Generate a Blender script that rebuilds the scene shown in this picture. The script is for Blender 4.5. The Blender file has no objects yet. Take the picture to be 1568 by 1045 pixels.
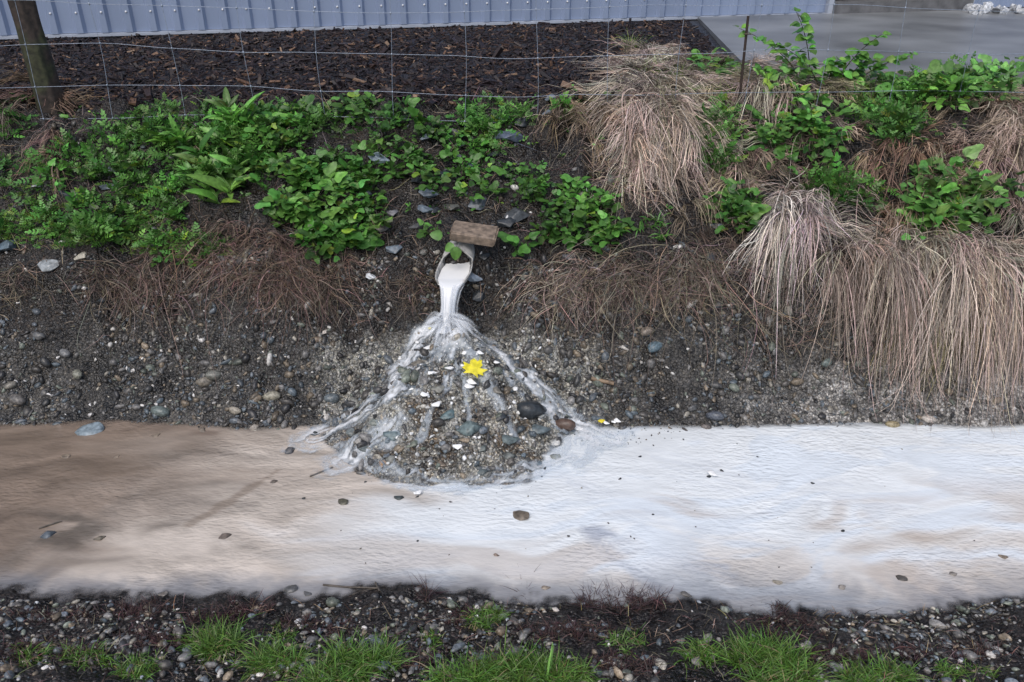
import bpy, bmesh, math
import numpy as np
from mathutils import Euler, Vector
rng=np.random.default_rng(11)
rad=math.radians
CH=2.4; P=rad(28); F=1220.0
scene=bpy.context.scene
# ------------------------------------------------------------ noise
TB=np.random.default_rng(3).random((256,256))
def vn(x,y,s=0):
    x=np.asarray(x,float)+s*17.3+1000; y=np.asarray(y,float)+s*9.7+1000
    xi=np.floor(x).astype(int); yi=np.floor(y).astype(int); fx=x-xi; fy=y-yi
    fx=fx*fx*(3-2*fx); fy=fy*fy*(3-2*fy)
    a=TB[xi%256,yi%256]; b=TB[(xi+1)%256,yi%256]; c=TB[xi%256,(yi+1)%256]; d=TB[(xi+1)%256,(yi+1)%256]
    return (a*(1-fx)+b*fx)*(1-fy)+(c*(1-fx)+d*fx)*fy
def fbm(x,y,o=4,s=0):
    r=0;a=.5;t=0
    for i in range(o):
        r=r+a*vn(x*2**i,y*2**i,s+i*3); t+=a; a*=.5
    return r/t
def ss(a,b,x):
    t=np.clip((x-a)/(b-a),0,1); return t*t*(3-2*t)
# ------------------------------------------------------------ terrain
PY=[-6,1.0,1.75,2.1,2.28,2.5,3.0,3.42,3.56,3.75,4.0,4.15,4.5,4.9,5.2,5.6,8,12]
PZ=[.6,.34,.18,.07,0,-.08,-.10,-.06,0,.15,.47,.72,.99,1.25,1.37,1.42,1.45,1.45]
MX,MY=-.30,3.80
def H0(x,y):
    x=np.asarray(x,float); y=np.asarray(y,float)
    near=(1-ss(2.5,2.9,y))
    wob=(fbm(x*1.1,x*0+3,3,5)-.5)*.22
    right=ss(1.2,2.6,x)*ss(3.75,4.1,y)*(1-ss(4.6,5.0,y))*.13
    yy=y+wob*near*.8+(1-near)*((fbm(x*1.3,x*0+8,3,9)-.5)*.16*ss(3.3,3.6,y)*(1-ss(5,5.4,y)))+right
    z=np.interp(yy,PY,PZ)
    bank=ss(3.55,3.8,y)*(1-ss(5.1,5.5,y))
    z=z+bank*((fbm(x*2.5,y*2.5,4,1)-.5)*.20+(fbm(x*11,y*11,3,2)-.5)*.10+(fbm(x*7,y*2,3,15)-.5)*.12)
    low=(1-ss(2.3,2.6,y))
    z=z+low*((fbm(x*4,y*4,3,4)-.5)*.10)
    z=z+(fbm(x*30,y*30,2,6)-.5)*.028*np.clip(bank+low+.2,0,1)
    mul=ss(5.3,5.6,y)*(1-ss(11,12,y))
    z=z+mul*((fbm(x*14,y*14,3,7)-.5)*.05)*(1-ss(1.4,1.7,x))
    sx=np.where(x<MX,.78,.76)
    r=np.hypot((x-MX+ (3.8-y)*.06)/sx,(y-MY)/.80)+(fbm(x*4,y*4,4,12)-.5)*.38
    m=.47*np.clip(1-r,0,1)**1.02-.015+(fbm(x*16,y*16,4,14)-.5)*.085-.2*ss(.96,1.15,r)
    z=np.where((r<1.15)&(y<4.2),np.maximum(z,m),z)
    return z
GX0,GX1,GY0,GY1,GS=-7.0,8.0,.5,11.0,.0125
_gx=np.arange(GX0,GX1,GS); _gy=np.arange(GY0,GY1,GS)
HG=np.concatenate([H0(*np.meshgrid(_gx,c)) for c in np.array_split(_gy,8)],0)
def H(x,y):
    fx=np.clip((np.asarray(x,float)-GX0)/GS,0,len(_gx)-1.001); fy=np.clip((np.asarray(y,float)-GY0)/GS,0,len(_gy)-1.001)
    xi=fx.astype(int); yi=fy.astype(int); fx=fx-xi; fy=fy-yi
    return (HG[yi,xi]*(1-fx)+HG[yi,xi+1]*fx)*(1-fy)+(HG[yi+1,xi]*(1-fx)+HG[yi+1,xi+1]*fx)*fy
def mound(x,y):
    return (1-ss(.8,1.15,np.hypot((x-MX)/.76,(y-MY)/.80)))*(1-ss(3.86,3.96,y))
fw=np.array([0,math.cos(P),-math.sin(P)]); up=np.array([0,math.sin(P),math.cos(P)])
def at(u,v,water=False):
    # survey helper: direction -> point on the real terrain (or water level)
    u=np.atleast_1d(np.asarray(u,float)); v=np.atleast_1d(np.asarray(v,float))
    d=fw[None]+((u-784)/F)[:,None]*np.array([1,0,0])-((v-522.5)/F)[:,None]*up
    def hf(X,Y):
        h=H(X,Y); return np.maximum(h,0) if water else h
    t=np.full(len(u),2.2); done=np.zeros(len(u),bool)
    for i in range(900):
        q=d*t[:,None]; done|=(CH+q[:,2])<hf(q[:,0],q[:,1])
        if done.all(): break
        t=np.where(done,t,t+.011)
    q=d*t[:,None]
    return np.stack([q[:,0],q[:,1],hf(q[:,0],q[:,1])],1)
def nrm(x,y):
    e=.02
    gx=(H(x+e,y)-H(x-e,y))/(2*e); gy=(H(x,y+e)-H(x,y-e))/(2*e)
    n=np.stack([-gx,-gy,np.ones_like(gx)],-1); return n/np.linalg.norm(n,axis=-1,keepdims=True)
# ------------------------------------------------------------ mesh buffers
def link(o):
    scene.collection.objects.link(o); return o
class Buf:
    def __init__(s): s.V=[];s.L=[];s.S=[];s.C=[];s.n=0
    def add(s,V,Fc,C,A=None):
        V=np.asarray(V,float); Fc=np.asarray(Fc,int); C=np.asarray(C,float)
        if C.ndim==1: C=np.tile(C,(len(V),1))
        if C.shape[1]==3: C=np.hstack([C,np.ones((len(C),1))])
        if A is not None: C=C.copy(); C[:,3]=A
        s.V.append(V); s.L.append((Fc+s.n).ravel()); s.S.append(np.full(len(Fc),Fc.shape[1])); s.C.append(C); s.n+=len(V)
    def inst(s,tv,tf,pos,R,S,col,shade=None):
        M=len(pos); k=len(tv); S=np.asarray(S,float)
        if S.ndim==1: S=S[:,None]*np.ones(3)
        V=(tv[None]*S[:,None])@np.transpose(R,(0,2,1))+pos[:,None]
        Fc=tf[None]+(np.arange(M)*k)[:,None,None]
        C=np.repeat(col[:,None],k,1)
        if shade is not None: C=C*shade[None,:,None]
        s.add(V.reshape(-1,3),Fc.reshape(-1,tf.shape[1]),C.reshape(-1,3))
    def obj(s,name,mat,smooth=True,parent=None):
        me=bpy.data.meshes.new(name)
        V=np.concatenate(s.V); L=np.concatenate(s.L); S=np.concatenate(s.S); C=np.concatenate(s.C)
        me.vertices.add(len(V)); me.vertices.foreach_set("co",V.ravel().astype(np.float32))
        me.loops.add(len(L)); me.loops.foreach_set("vertex_index",L.astype(np.int32))
        me.polygons.add(len(S)); me.polygons.foreach_set("loop_start",np.concatenate([[0],np.cumsum(S)[:-1]]).astype(np.int32))
        me.polygons.foreach_set("use_smooth",np.full(len(S),smooth))
        me.update(calc_edges=True)
        ca=me.color_attributes.new("Col","FLOAT_COLOR","POINT"); ca.data.foreach_set("color",C.ravel().astype(np.float32))
        me.materials.append(mat)
        o=link(bpy.data.objects.new(name,me))
        if parent: o.parent=parent
        return o
def frame(d,upv):
    d=d/np.linalg.norm(d,axis=1,keepdims=True)
    x=np.cross(d,upv); x/=np.linalg.norm(x,axis=1,keepdims=True)+1e-9
    z=np.cross(x,d); return np.stack([x,d,z],2)
def randrot(n):
    d=rng.normal(size=(n,3)); return frame(d,rng.normal(size=(n,3)))
def ribbons(buf,root,d,L,W,droop,col,n=6,drape=None,tipdark=1.0,basedark=.6,wob=0.0,lift=None):
    M=len(root); t=np.linspace(0,1,n+1)
    d=d/np.linalg.norm(d,axis=1,keepdims=True)
    p=root[:,None]+d[:,None]*(t[None,:,None]*L[:,None,None])
    p=p.copy(); p[:,:,2]-=droop[:,None]*L[:,None]*t[None]**2
    if wob>0:
        ph=rng.random((M,3))*6.28
        for k in range(3): p[:,:,k]+=wob*L[:,None]*np.sin(t[None]*5+ph[:,k:k+1])*t[None]
    if drape is not None:
        lf=rng.random((M,1))*.05 if lift is None else lift[:,None]
        h=H(p[:,:,0],p[:,:,1])+drape+lf*np.sqrt(t[None])
        p[:,:,2]=np.maximum(p[:,:,2],h)
    tan=np.gradient(p,axis=1); rv=rng.normal(size=(M,1,3))
    side=np.cross(tan,rv+np.array([0,-.8,.8])); side/=np.linalg.norm(side,axis=2,keepdims=True)+1e-9
    w=W[:,None,None]*(1-t[None,:,None]**2*.85)
    V=np.stack([p-side*w*.5,p+side*w*.5],2).reshape(M,-1,3)
    b=np.arange(n)*2; tf=np.stack([b,b+1,b+3,b+2],1)
    Fc=tf[None]+(np.arange(M)*(2*(n+1)))[:,None,None]
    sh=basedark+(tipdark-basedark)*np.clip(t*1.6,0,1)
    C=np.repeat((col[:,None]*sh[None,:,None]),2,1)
    buf.add(V.reshape(-1,3),Fc.reshape(-1,4),C.reshape(-1,3))
def jit(c,n,v=.25,hv=.08):
    c=np.array(c); return np.clip(c[None]*(1+v*rng.normal(size=(n,1)))*(1+hv*rng.normal(size=(n,3))),.003,.95)
# ------------------------------------------------------------ materials
def newmat(name):
    m=bpy.data.materials.new(name); m.use_nodes=True; nt=m.node_tree
    return m,nt,nt.nodes["Principled BSDF"],nt.nodes["Material Output"]
def N(nt,t,**k):
    n=nt.nodes.new(t)
    for a,b in k.items():
        if a in n.inputs.keys(): n.inputs[a].default_value=b
        else: setattr(n,a,b)
    return n
def colmat(name,rough=.5,scale=60,lo=.7,hi=1.3,bump=.3,dist=.004,trans=0,spec=.5):
    m,nt,b,out=newmat(name)
    a=N(nt,"ShaderNodeVertexColor",layer_name="Col"); tc=N(nt,"ShaderNodeTexCoord")
    tx=N(nt,"ShaderNodeTexNoise",Scale=float(scale)); nt.links.new(tc.outputs["Object"],tx.inputs["Vector"]); tx.inputs["Detail"].default_value=3
    mr=N(nt,"ShaderNodeMapRange"); mr.inputs["From Min"].default_value=.3; mr.inputs["From Max"].default_value=.7
    mr.inputs["To Min"].default_value=lo; mr.inputs["To Max"].default_value=hi
    nt.links.new(tx.outputs[0],mr.inputs["Value"])
    vm=N(nt,"ShaderNodeVectorMath",operation='SCALE'); nt.links.new(a.outputs["Color"],vm.inputs[0]); nt.links.new(mr.outputs[0],vm.inputs["Scale"])
    nt.links.new(vm.outputs[0],b.inputs["Base Color"])
    b.inputs["Roughness"].default_value=rough; b.inputs["Specular IOR Level"].default_value=spec
    if bump>0:
        bp=N(nt,"ShaderNodeBump",Strength=bump,Distance=dist); nt.links.new(tx.outputs[0],bp.inputs["Height"]); nt.links.new(bp.outputs[0],b.inputs["Normal"])
    if trans>0:
        tr=N(nt,"ShaderNodeBsdfTranslucent"); nt.links.new(vm.outputs[0],tr.inputs["Color"])
        mx=N(nt,"ShaderNodeMixShader"); mx.inputs[0].default_value=trans
        nt.links.new(b.outputs[0],mx.inputs[1]); nt.links.new(tr.outputs[0],mx.inputs[2]); nt.links.new(mx.outputs[0],out.inputs["Surface"])
    return m
M_leaf=colmat("leaf_green",.38,40,.75,1.3,0,trans=.22,spec=.45)
M_straw=colmat("dead_straw",.7,50,.75,1.25,0,spec=.3)
M_root=colmat("roots_brown",.6,50,.7,1.3,0,spec=.3)
M_peb=colmat("wet_pebbles",.33,90,.5,1.45,.4,.003)
M_stone=colmat("slate_stone",.36,45,.55,1.45,.6,.006)
M_bark=colmat("bark_mulch",.55,90,.5,1.4,0,spec=.4)
M_wood=colmat("weathered_wood",.6,35,.5,1.5,.6,.004)
M_bit=colmat("pale_fragments",.5,90,.85,1.1,.1,.002)
def terrain_mat():
    m,nt,b,out=newmat("wet_gravel_soil")
    L=nt.links.new
    a=N(nt,"ShaderNodeVertexColor",layer_name="Col"); tc=N(nt,"ShaderNodeTexCoord")
    n0=N(nt,"ShaderNodeTexNoise",Scale=9.0,Detail=4.0); L(tc.outputs["Object"],n0.inputs["Vector"])
    v1=N(nt,"ShaderNodeTexVoronoi",Scale=75.0); v2=N(nt,"ShaderNodeTexVoronoi",Scale=190.0)
    nd=N(nt,"ShaderNodeTexNoise",Scale=60.0,Detail=3.0); L(tc.outputs["Object"],nd.inputs["Vector"])
    mixv=N(nt,"ShaderNodeVectorMath",operation='MULTIPLY_ADD'); mixv.inputs[1].default_value=(.016,.016,.016)
    L(nd.outputs["Color"],mixv.inputs[0]); L(tc.outputs["Object"],mixv.inputs[2])
    L(mixv.outputs[0],v1.inputs["Vector"]); L(mixv.outputs[0],v2.inputs["Vector"])
    s1=N(nt,"ShaderNodeSeparateColor"); L(v1.outputs["Color"],s1.inputs[0])
    s2=N(nt,"ShaderNodeSeparateColor"); L(v2.outputs["Color"],s2.inputs[0])
    r1=N(nt,"ShaderNodeMapRange"); r1.inputs["To Min"].default_value=.4; r1.inputs["To Max"].default_value=1.8; L(s1.outputs[0],r1.inputs[0])
    r2=N(nt,"ShaderNodeMapRange"); r2.inputs["To Min"].default_value=.5; r2.inputs["To Max"].default_value=1.5; L(s2.outputs[1],r2.inputs[0])
    d1=N(nt,"ShaderNodeMapRange"); d1.inputs["From Min"].default_value=.25;d1.inputs["From Max"].default_value=.65;d1.inputs["To Min"].default_value=1;d1.inputs["To Max"].default_value=.4; L(v1.outputs["Distance"],d1.inputs[0])
    r0=N(nt,"ShaderNodeMapRange"); r0.inputs["From Min"].default_value=.35;r0.inputs["From Max"].default_value=.65;r0.inputs["To Min"].default_value=.45;r0.inputs["To Max"].default_value=1.5; L(n0.outputs[0],r0.inputs[0])
    def mul(x,y):
        q=N(nt,"ShaderNodeMath",operation='MULTIPLY'); L(x,q.inputs[0]); L(y,q.inputs[1]); return q.outputs[0]
    f=mul(mul(mul(r1.outputs[0],r2.outputs[0]),d1.outputs[0]),r0.outputs[0])
    vm=N(nt,"ShaderNodeVectorMath",operation='SCALE'); L(a.outputs["Color"],vm.inputs[0]); L(f,vm.inputs["Scale"])
    hs=N(nt,"ShaderNodeHueSaturation"); L(vm.outputs[0],hs.inputs["Color"])
    sr=N(nt,"ShaderNodeMapRange"); sr.inputs["To Min"].default_value=.3; sr.inputs["To Max"].default_value=1.6; L(s1.outputs[2],sr.inputs[0]); L(sr.outputs[0],hs.inputs["Saturation"])
    L(hs.outputs[0],b.inputs["Base Color"])
    rr=N(nt,"ShaderNodeMapRange"); rr.inputs["From Min"].default_value=.35;rr.inputs["From Max"].default_value=.65;rr.inputs["To Min"].default_value=.22;rr.inputs["To Max"].default_value=.5; L(n0.outputs[0],rr.inputs[0]); L(rr.outputs[0],b.inputs["Roughness"])
    ad=N(nt,"ShaderNodeMath",operation='MULTIPLY_ADD'); ad.inputs[1].default_value=-1.0; L(v1.outputs["Distance"],ad.inputs[0]); L(nd.outputs[0],ad.inputs[2])
    bp=N(nt,"ShaderNodeBump",Strength=.9,Distance=.010); L(ad.outputs[0],bp.inputs["Height"]); L(bp.outputs[0],b.inputs["Normal"])
    return m
far=[6,10,20,50,120,300]
xs=np.concatenate([-np.array(far[::-1],float)-1,np.arange(-6,7,.016),np.array(far,float)+2])
ys=np.concatenate([[-300,-120,-50,-20,-8,-3,0,.6],np.arange(1.0,5.6,.0125),np.arange(5.6,10,.045),[10.5,12,20,50,120,300]])
X,Y=np.meshgrid(xs,ys); Z=H0(X,Y)
nx,ny=len(xs),len(ys)
idx=np.arange(nx*ny).reshape(ny,nx)
Fq=np.stack([idx[:-1,:-1],idx[:-1,1:],idx[1:,1:],idx[1:,:-1]],-1).reshape(-1,4)
def lerp(a,b,t): return a*(1-t[...,None])+np.array(b)*t[...,None]
C=np.ones(X.shape+(3,))*np.array([.034,.028,.026])
nz=fbm(X*3,Y*3,4,20); nz2=fbm(X*9,Y*9,3,22)
C=lerp(C,[.16,.13,.10],ss(2.3,2.6,Y))
C=lerp(C,[.056,.052,.047],ss(3.4,3.6,Y))
C=lerp(C,[.12,.112,.10],ss(.45,.62,nz)*ss(3.4,3.6,Y)*(1-ss(3.7,4.0,Y))*.6)
C=lerp(C,[.30,.285,.265],ss(.8,1.9,X)*ss(3.4,3.55,Y)*(1-ss(3.66,3.92,Y+.3*(nz-.5)))*ss(.38,.54,nz+.1))
C=lerp(C,[.026,.020,.016],ss(3.88,4.08,Y+.5*(nz-.5)))
C=lerp(C,[.016,.012,.012],ss(5.1,5.3,Y+.2*(nz-.5)))
C=lerp(C,[.07,.09,.04],ss(9.6,10.2,Y))
C=lerp(C,[.05,.08,.03],1-ss(-.5,.5,Y))
C=lerp(C,[.36,.35,.31],mound(X,Y)*ss(.30,.46,nz2)*.95)
tb=Buf(); tb.add(np.stack([X,Y,Z],-1).reshape(-1,3),Fq,C.reshape(-1,3)); tb.obj("ground",terrain_mat())
# ------------------------------------------------------------ milky water
wx=np.concatenate([[-300,-100,-30,-10,-6],np.arange(-4,4,.014),[6,10,30,100,300]]); wy=np.arange(1.95,3.98,.012)
WX,WY=np.meshgrid(wx,wy); HB=H0(WX,WY); dep=-HB
w1=fbm(WX*.9,WY*2,3,50)-.5; w2=fbm(WX*1.1,WY*2.2,3,53)-.5
q1=fbm(WX*1.0+WY*.9+w1*2.2,WY*4+w2*3,4,30); q2=fbm(WX*2.2+WY*1.6+w1*4,WY*11+w2*8-WX*1.5,4,33); q3=fbm(WX*.8+w2*2,WY*1.6,3,37); q4=fbm(WX*9+w1*5,WY*22,3,39)
wc=np.ones(WX.shape+(3,))*np.array([.26,.20,.155]); cream=[.60,.53,.46]
e=WX-(WY-2.9)*.35+(q1-.5)*1.5
wc=lerp(wc,cream,ss(-2.3,-.9,e))
wh=ss(-1.05,-.45,e-(2.95-WY)*.9*ss(3.1,2.4,WY)+(q2-.5)*.5)
wc=lerp(wc,[.78,.81,.82],wh*(.30+.70*ss(2.30,2.75,WY+(q1-.5)*.9)))
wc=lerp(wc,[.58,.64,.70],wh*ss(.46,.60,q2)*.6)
wc=lerp(wc,[.55,.48,.41],ss(1.2,2.0,WX+(q1-.5)*1.4)*(1-ss(2.45,2.85,WY+(q2-.5)*.7))*.8)
wc=lerp(wc,[.50,.43,.37],wh*ss(.53,.66,q1)*(1-ss(2.9,3.2,WY))*.6)
wc=wc*(1+(.9*(q2-.5)*(1-.6*wh))[...,None]+(.18*(q3-.5))[...,None]+(.4*(q4-.5)*(1-.6*wh))[...,None])
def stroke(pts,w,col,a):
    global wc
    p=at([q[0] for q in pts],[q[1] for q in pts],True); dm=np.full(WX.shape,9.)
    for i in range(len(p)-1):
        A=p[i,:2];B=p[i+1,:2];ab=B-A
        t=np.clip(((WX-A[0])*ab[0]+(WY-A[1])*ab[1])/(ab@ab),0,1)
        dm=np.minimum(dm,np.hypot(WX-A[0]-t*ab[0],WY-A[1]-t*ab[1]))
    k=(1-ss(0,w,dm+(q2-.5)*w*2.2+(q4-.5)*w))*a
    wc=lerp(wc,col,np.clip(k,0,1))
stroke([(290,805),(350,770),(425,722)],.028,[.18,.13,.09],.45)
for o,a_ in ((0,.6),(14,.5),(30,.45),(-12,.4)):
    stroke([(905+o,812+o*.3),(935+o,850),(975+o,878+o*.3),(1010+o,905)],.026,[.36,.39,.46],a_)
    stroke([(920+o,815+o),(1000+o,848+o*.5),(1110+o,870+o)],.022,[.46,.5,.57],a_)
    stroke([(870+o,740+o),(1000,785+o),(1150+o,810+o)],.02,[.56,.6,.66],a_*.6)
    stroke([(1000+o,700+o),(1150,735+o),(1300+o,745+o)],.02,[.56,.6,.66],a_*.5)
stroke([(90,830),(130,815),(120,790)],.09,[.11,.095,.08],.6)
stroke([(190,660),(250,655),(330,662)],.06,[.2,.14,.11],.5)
wa=ss(-.003,.024,dep+(q4-.5)*.012)
wa=np.where(WY>3,ss(-.004,.020,dep+(q2-.5)*.02),wa)
wa=wa*(1-.22*(1-ss(-1.9,-.8,e)))
wc=lerp(wc,[.22,.235,.265],(1-ss(.02,.085,dep+(q1-.5)*.05))*(WY<2.9)*.75)
wi=np.arange(WX.size).reshape(WX.shape)
WF=np.stack([wi[:-1,:-1],wi[:-1,1:],wi[1:,1:],wi[1:,:-1]],-1).reshape(-1,4)
keep=(dep.ravel()[WF].max(1)>-.02); WF=WF[keep]
def water_mat():
    m,nt,b,out=newmat("milky_water"); L=nt.links.new
    a=N(nt,"ShaderNodeVertexColor",layer_name="Col"); L(a.outputs["Color"],b.inputs["Base Color"])
    b.inputs["Roughness"].default_value=.13; b.inputs["IOR"].default_value=1.33
    tc=N(nt,"ShaderNodeTexCoord"); mp=N(nt,"ShaderNodeMapping"); mp.inputs["Scale"].default_value=(15,30,20); mp.inputs["Rotation"].default_value=(0,0,.3)
    L(tc.outputs["Object"],mp.inputs["Vector"])
    n=N(nt,"ShaderNodeTexNoise",Scale=1.7,Detail=1.5,Distortion=.1); L(mp.outputs[0],n.inputs["Vector"])
    n2=N(nt,"ShaderNodeTexNoise",Scale=2.2,Detail=2.0); L(tc.outputs["Object"],n2.inputs["Vector"])
    st=N(nt,"ShaderNodeMapRange"); st.inputs["From Min"].default_value=.35; st.inputs["From Max"].default_value=.65; st.inputs["To Min"].default_value=.15; st.inputs["To Max"].default_value=.75; L(n2.outputs[0],st.inputs[0])
    bp=N(nt,"ShaderNodeBump",Strength=.5,Distance=.014); L(n.outputs[0],bp.inputs["Height"]); L(st.outputs[0],bp.inputs["Strength"]); L(bp.outputs[0],b.inputs["Normal"])
    tr=N(nt,"ShaderNodeBsdfTransparent"); mx=N(nt,"ShaderNodeMixShader"); L(a.outputs["Alpha"],mx.inputs[0]); L(tr.outputs[0],mx.inputs[1]); L(b.outputs[0],mx.inputs[2]); L(mx.outputs[0],out.inputs["Surface"])
    return m
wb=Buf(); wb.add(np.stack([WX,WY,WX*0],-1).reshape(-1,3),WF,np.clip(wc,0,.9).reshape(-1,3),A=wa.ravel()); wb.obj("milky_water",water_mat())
# ------------------------------------------------------------ running water over the mound
def flow_mat(noise=True):
    m,nt,b,out=newmat("running_milky_water"); L=nt.links.new
    a=N(nt,"ShaderNodeVertexColor",layer_name="Col"); L(a.outputs["Color"],b.inputs["Base Color"]); b.inputs["Roughness"].default_value=.3
    fac=a.outputs["Alpha"]
    if noise:
        tc=N(nt,"ShaderNodeTexCoord"); n=N(nt,"ShaderNodeTexNoise",Scale=45.0,Detail=3.0); L(tc.outputs["Object"],n.inputs["Vector"])
        mr=N(nt,"ShaderNodeMapRange"); mr.inputs["From Min"].default_value=.3; mr.inputs["From Max"].default_value=.6; L(n.outputs[0],mr.inputs[0])
        mr.inputs["To Min"].default_value=.5
        mu=N(nt,"ShaderNodeMath",operation='MULTIPLY'); L(fac,mu.inputs[0]); L(mr.outputs[0],mu.inputs[1]); fac=mu.outputs[0]
    tr=N(nt,"ShaderNodeBsdfTransparent"); mx=N(nt,"ShaderNodeMixShader"); L(fac,mx.inputs[0]); L(tr.outputs[0],mx.inputs[1]); L(b.outputs[0],mx.inputs[2]); L(mx.outputs[0],out.inputs["Surface"])
    return m
M_flow=flow_mat(); M_jet=flow_mat(False)
fx_=np.arange(-1.6,.95,.009); fy_=np.arange(2.75,4.0,.009); FX,FY_=np.meshgrid(fx_,fy_)
fh=H(FX,FY_)
sm=fh.copy()
for _ in range(7):
    pd=np.pad(sm,1,'edge'); sm=(pd[:-2,1:-1]+pd[2:,1:-1]+pd[1:-1,:-2]+pd[1:-1,2:]+sm)/5
fz0=np.maximum(np.maximum(sm,fh)*.6+np.maximum(sm,fh-.01)*.4,0)+.008
al=np.zeros(FX.shape)
fn=fbm(FX*14,FY_*14,4,81)
def veil(pts,w0,w1,a):
    global al
    p=at([q[0] for q in pts],[q[1] for q in pts],True)
    tt=np.linspace(0,len(p)-1,40); px=np.interp(tt,range(len(p)),p[:,0]); py=np.interp(tt,range(len(p)),p[:,1])
    ker=np.ones(9)/9; px=np.convolve(np.pad(px,4,'edge'),ker,'valid'); py=np.convolve(np.pad(py,4,'edge'),ker,'valid')
    best=np.full(FX.shape,9.); sd=np.zeros(FX.shape); tb_=np.zeros(FX.shape)
    for i in range(39):
        ax,ay=px[i],py[i]; bx,by=px[i+1]-ax,py[i+1]-ay; l2=bx*bx+by*by+1e-9
        t=np.clip(((FX-ax)*bx+(FY_-ay)*by)/l2,0,1); dx=FX-ax-t*bx; dy=FY_-ay-t*by; dd=np.hypot(dx,dy)
        s=np.sign(bx*dy-by*dx)*dd; k=dd<best; best=np.where(k,dd,best); sd=np.where(k,s,sd); tb_=np.where(k,(i+t)/39,tb_)
    w=w0+(w1-w0)*tb_
    st=fbm(sd*60+fn*3,tb_*4,3,int(w0*1000)+len(pts))
    k=(1-ss(.35,1.3,best/w+ (fn-.5)*1.8))*np.clip(ss(.30,.62,st)*1.05,.08,1)*a
    al=1-(1-al)*(1-k)
veil([(680,500),(645,520),(615,560),(598,610),(545,640),(470,676)],.045,.13,.85)
veil([(665,498),(628,530),(600,580),(590,620)],.04,.05,.7)
veil([(700,500),(745,530),(785,575),(830,612),(885,648),(945,676)],.045,.10,.85)
veil([(715,505),(765,540),(805,590),(850,625)],.035,.04,.5)
veil([(690,505),(692,560),(684,600)],.035,.02,.75)
veil([(684,600),(655,650),(640,680)],.02,.02,.4)
veil([(695,505),(735,575),(765,620),(790,680)],.04,.025,.5)
veil([(680,505),(655,560),(640,610)],.035,.02,.4)
veil([(695,505),(712,600),(722,660)],.03,.02,.55)
veil([(600,650),(550,680),(520,712)],.08,.12,.7)
veil([(520,705),(600,738),(700,752),(800,732),(880,702)],.05,.05,.7)
veil([(840,640),(880,665),(880,700)],.08,.12,.65)
imp=np.hypot((FX+.34)/.13,(FY_-3.79)/.11); al=np.maximum(al,(1-ss(.3,1.5,imp+(fn-.5)*1.8))*.95)
al=al*ss(.0,.1,FY_-2.75)*ss(4.0,3.92,FY_)
fi=np.arange(FX.size).reshape(FX.shape); FF=np.stack([fi[:-1,:-1],fi[:-1,1:],fi[1:,1:],fi[1:,:-1]],-1).reshape(-1,4)
FF=FF[al.ravel()[FF].max(1)>.04]
vb=Buf(); fc=np.ones(FX.shape+(3,))*np.array([.58,.66,.74]); fc=lerp(fc,[.84,.86,.88],ss(.35,.9,al))
vb.add(np.stack([FX,FY_,fz0+.006*fn],-1).reshape(-1,3),FF,fc.reshape(-1,3),A=al.ravel())
vb.obj("mound_runoff_water",M_flow)
def strand(buf,p,w,alpha,col,side=None):
    n=len(p); tan=np.gradient(p,axis=0); sd=np.cross(tan,nrm(p[:,0],p[:,1]) if side is None else side)
    sd/=np.linalg.norm(sd,axis=1,keepdims=True)+1e-9
    t=np.linspace(0,1,n); w=w*(.6+.4*np.sin(t*3.14))[:,None]
    V=np.stack([p-sd*w,p,p+sd*w],1).reshape(-1,3)
    a_=np.stack([t*0,np.minimum(1,np.minimum(t*8,(1-t)*4))*alpha,t*0],1).ravel()
    i=np.arange(n-1)*3
    Fc=np.concatenate([np.stack([i,i+1,i+4,i+3],1),np.stack([i+1,i+2,i+5,i+4],1)])
    buf.add(V,Fc,np.array(col),A=a_)
# falling jet
LIP=np.array([-.330,3.935,.668]); IMP=np.array([-.350,3.83,float(H(-.35,3.83))])
jb=Buf(); nj=26; NT=28; th=np.linspace(0,2*np.pi,NT+1)[:-1]
t=np.linspace(0,1,nj)
cx=LIP[0]+(IMP[0]-LIP[0])*t; cy=LIP[1]+.03+(IMP[1]-LIP[1]-.03)*t**.55; cz=LIP[2]+.004+(IMP[2]-LIP[2]-.004)*t**1.5
rw=np.interp(t,[0,.12,.3,.6,.85,1],[.068,.060,.046,.037,.040,.070]); rd=np.interp(t,[0,.15,.4,.8,1],[.006,.024,.030,.034,.06])
jn=vn(th[None]*2.2+0*t[:,None],t[:,None]*2,90)
V=np.stack([cx[:,None]+rw[:,None]*np.cos(th)*(.85+.35*jn),cy[:,None]+rd[:,None]*np.sin(th)*(.85+.4*jn),cz[:,None]+0*th],-1).reshape(-1,3)
ii=np.arange(nj-1)[:,None]*NT; jj=np.arange(NT)[None]
Fj=np.stack([ii+jj,ii+(jj+1)%NT,ii+NT+(jj+1)%NT,ii+NT+jj],-1).reshape(-1,4)
jb.add(V,Fj,np.array([.82,.83,.84]),A=.93)
for k in range(22):
    a=rng.uniform(0,6.28); tt=np.linspace(.1,1,10); f=rng.uniform(.8,1.4)
    px=np.interp(tt,t,cx)+np.interp(tt,t,rw)*math.cos(a)*f; py=np.interp(tt,t,cy)-abs(math.sin(a))*np.interp(tt,t,rd)*f-.004; pz=np.interp(tt,t,cz)
    strand(jb,np.stack([px,py,pz],1),rng.uniform(.004,.009),.5,[.70,.74,.80],side=np.tile([0,-1,.3],(10,1)))
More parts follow.
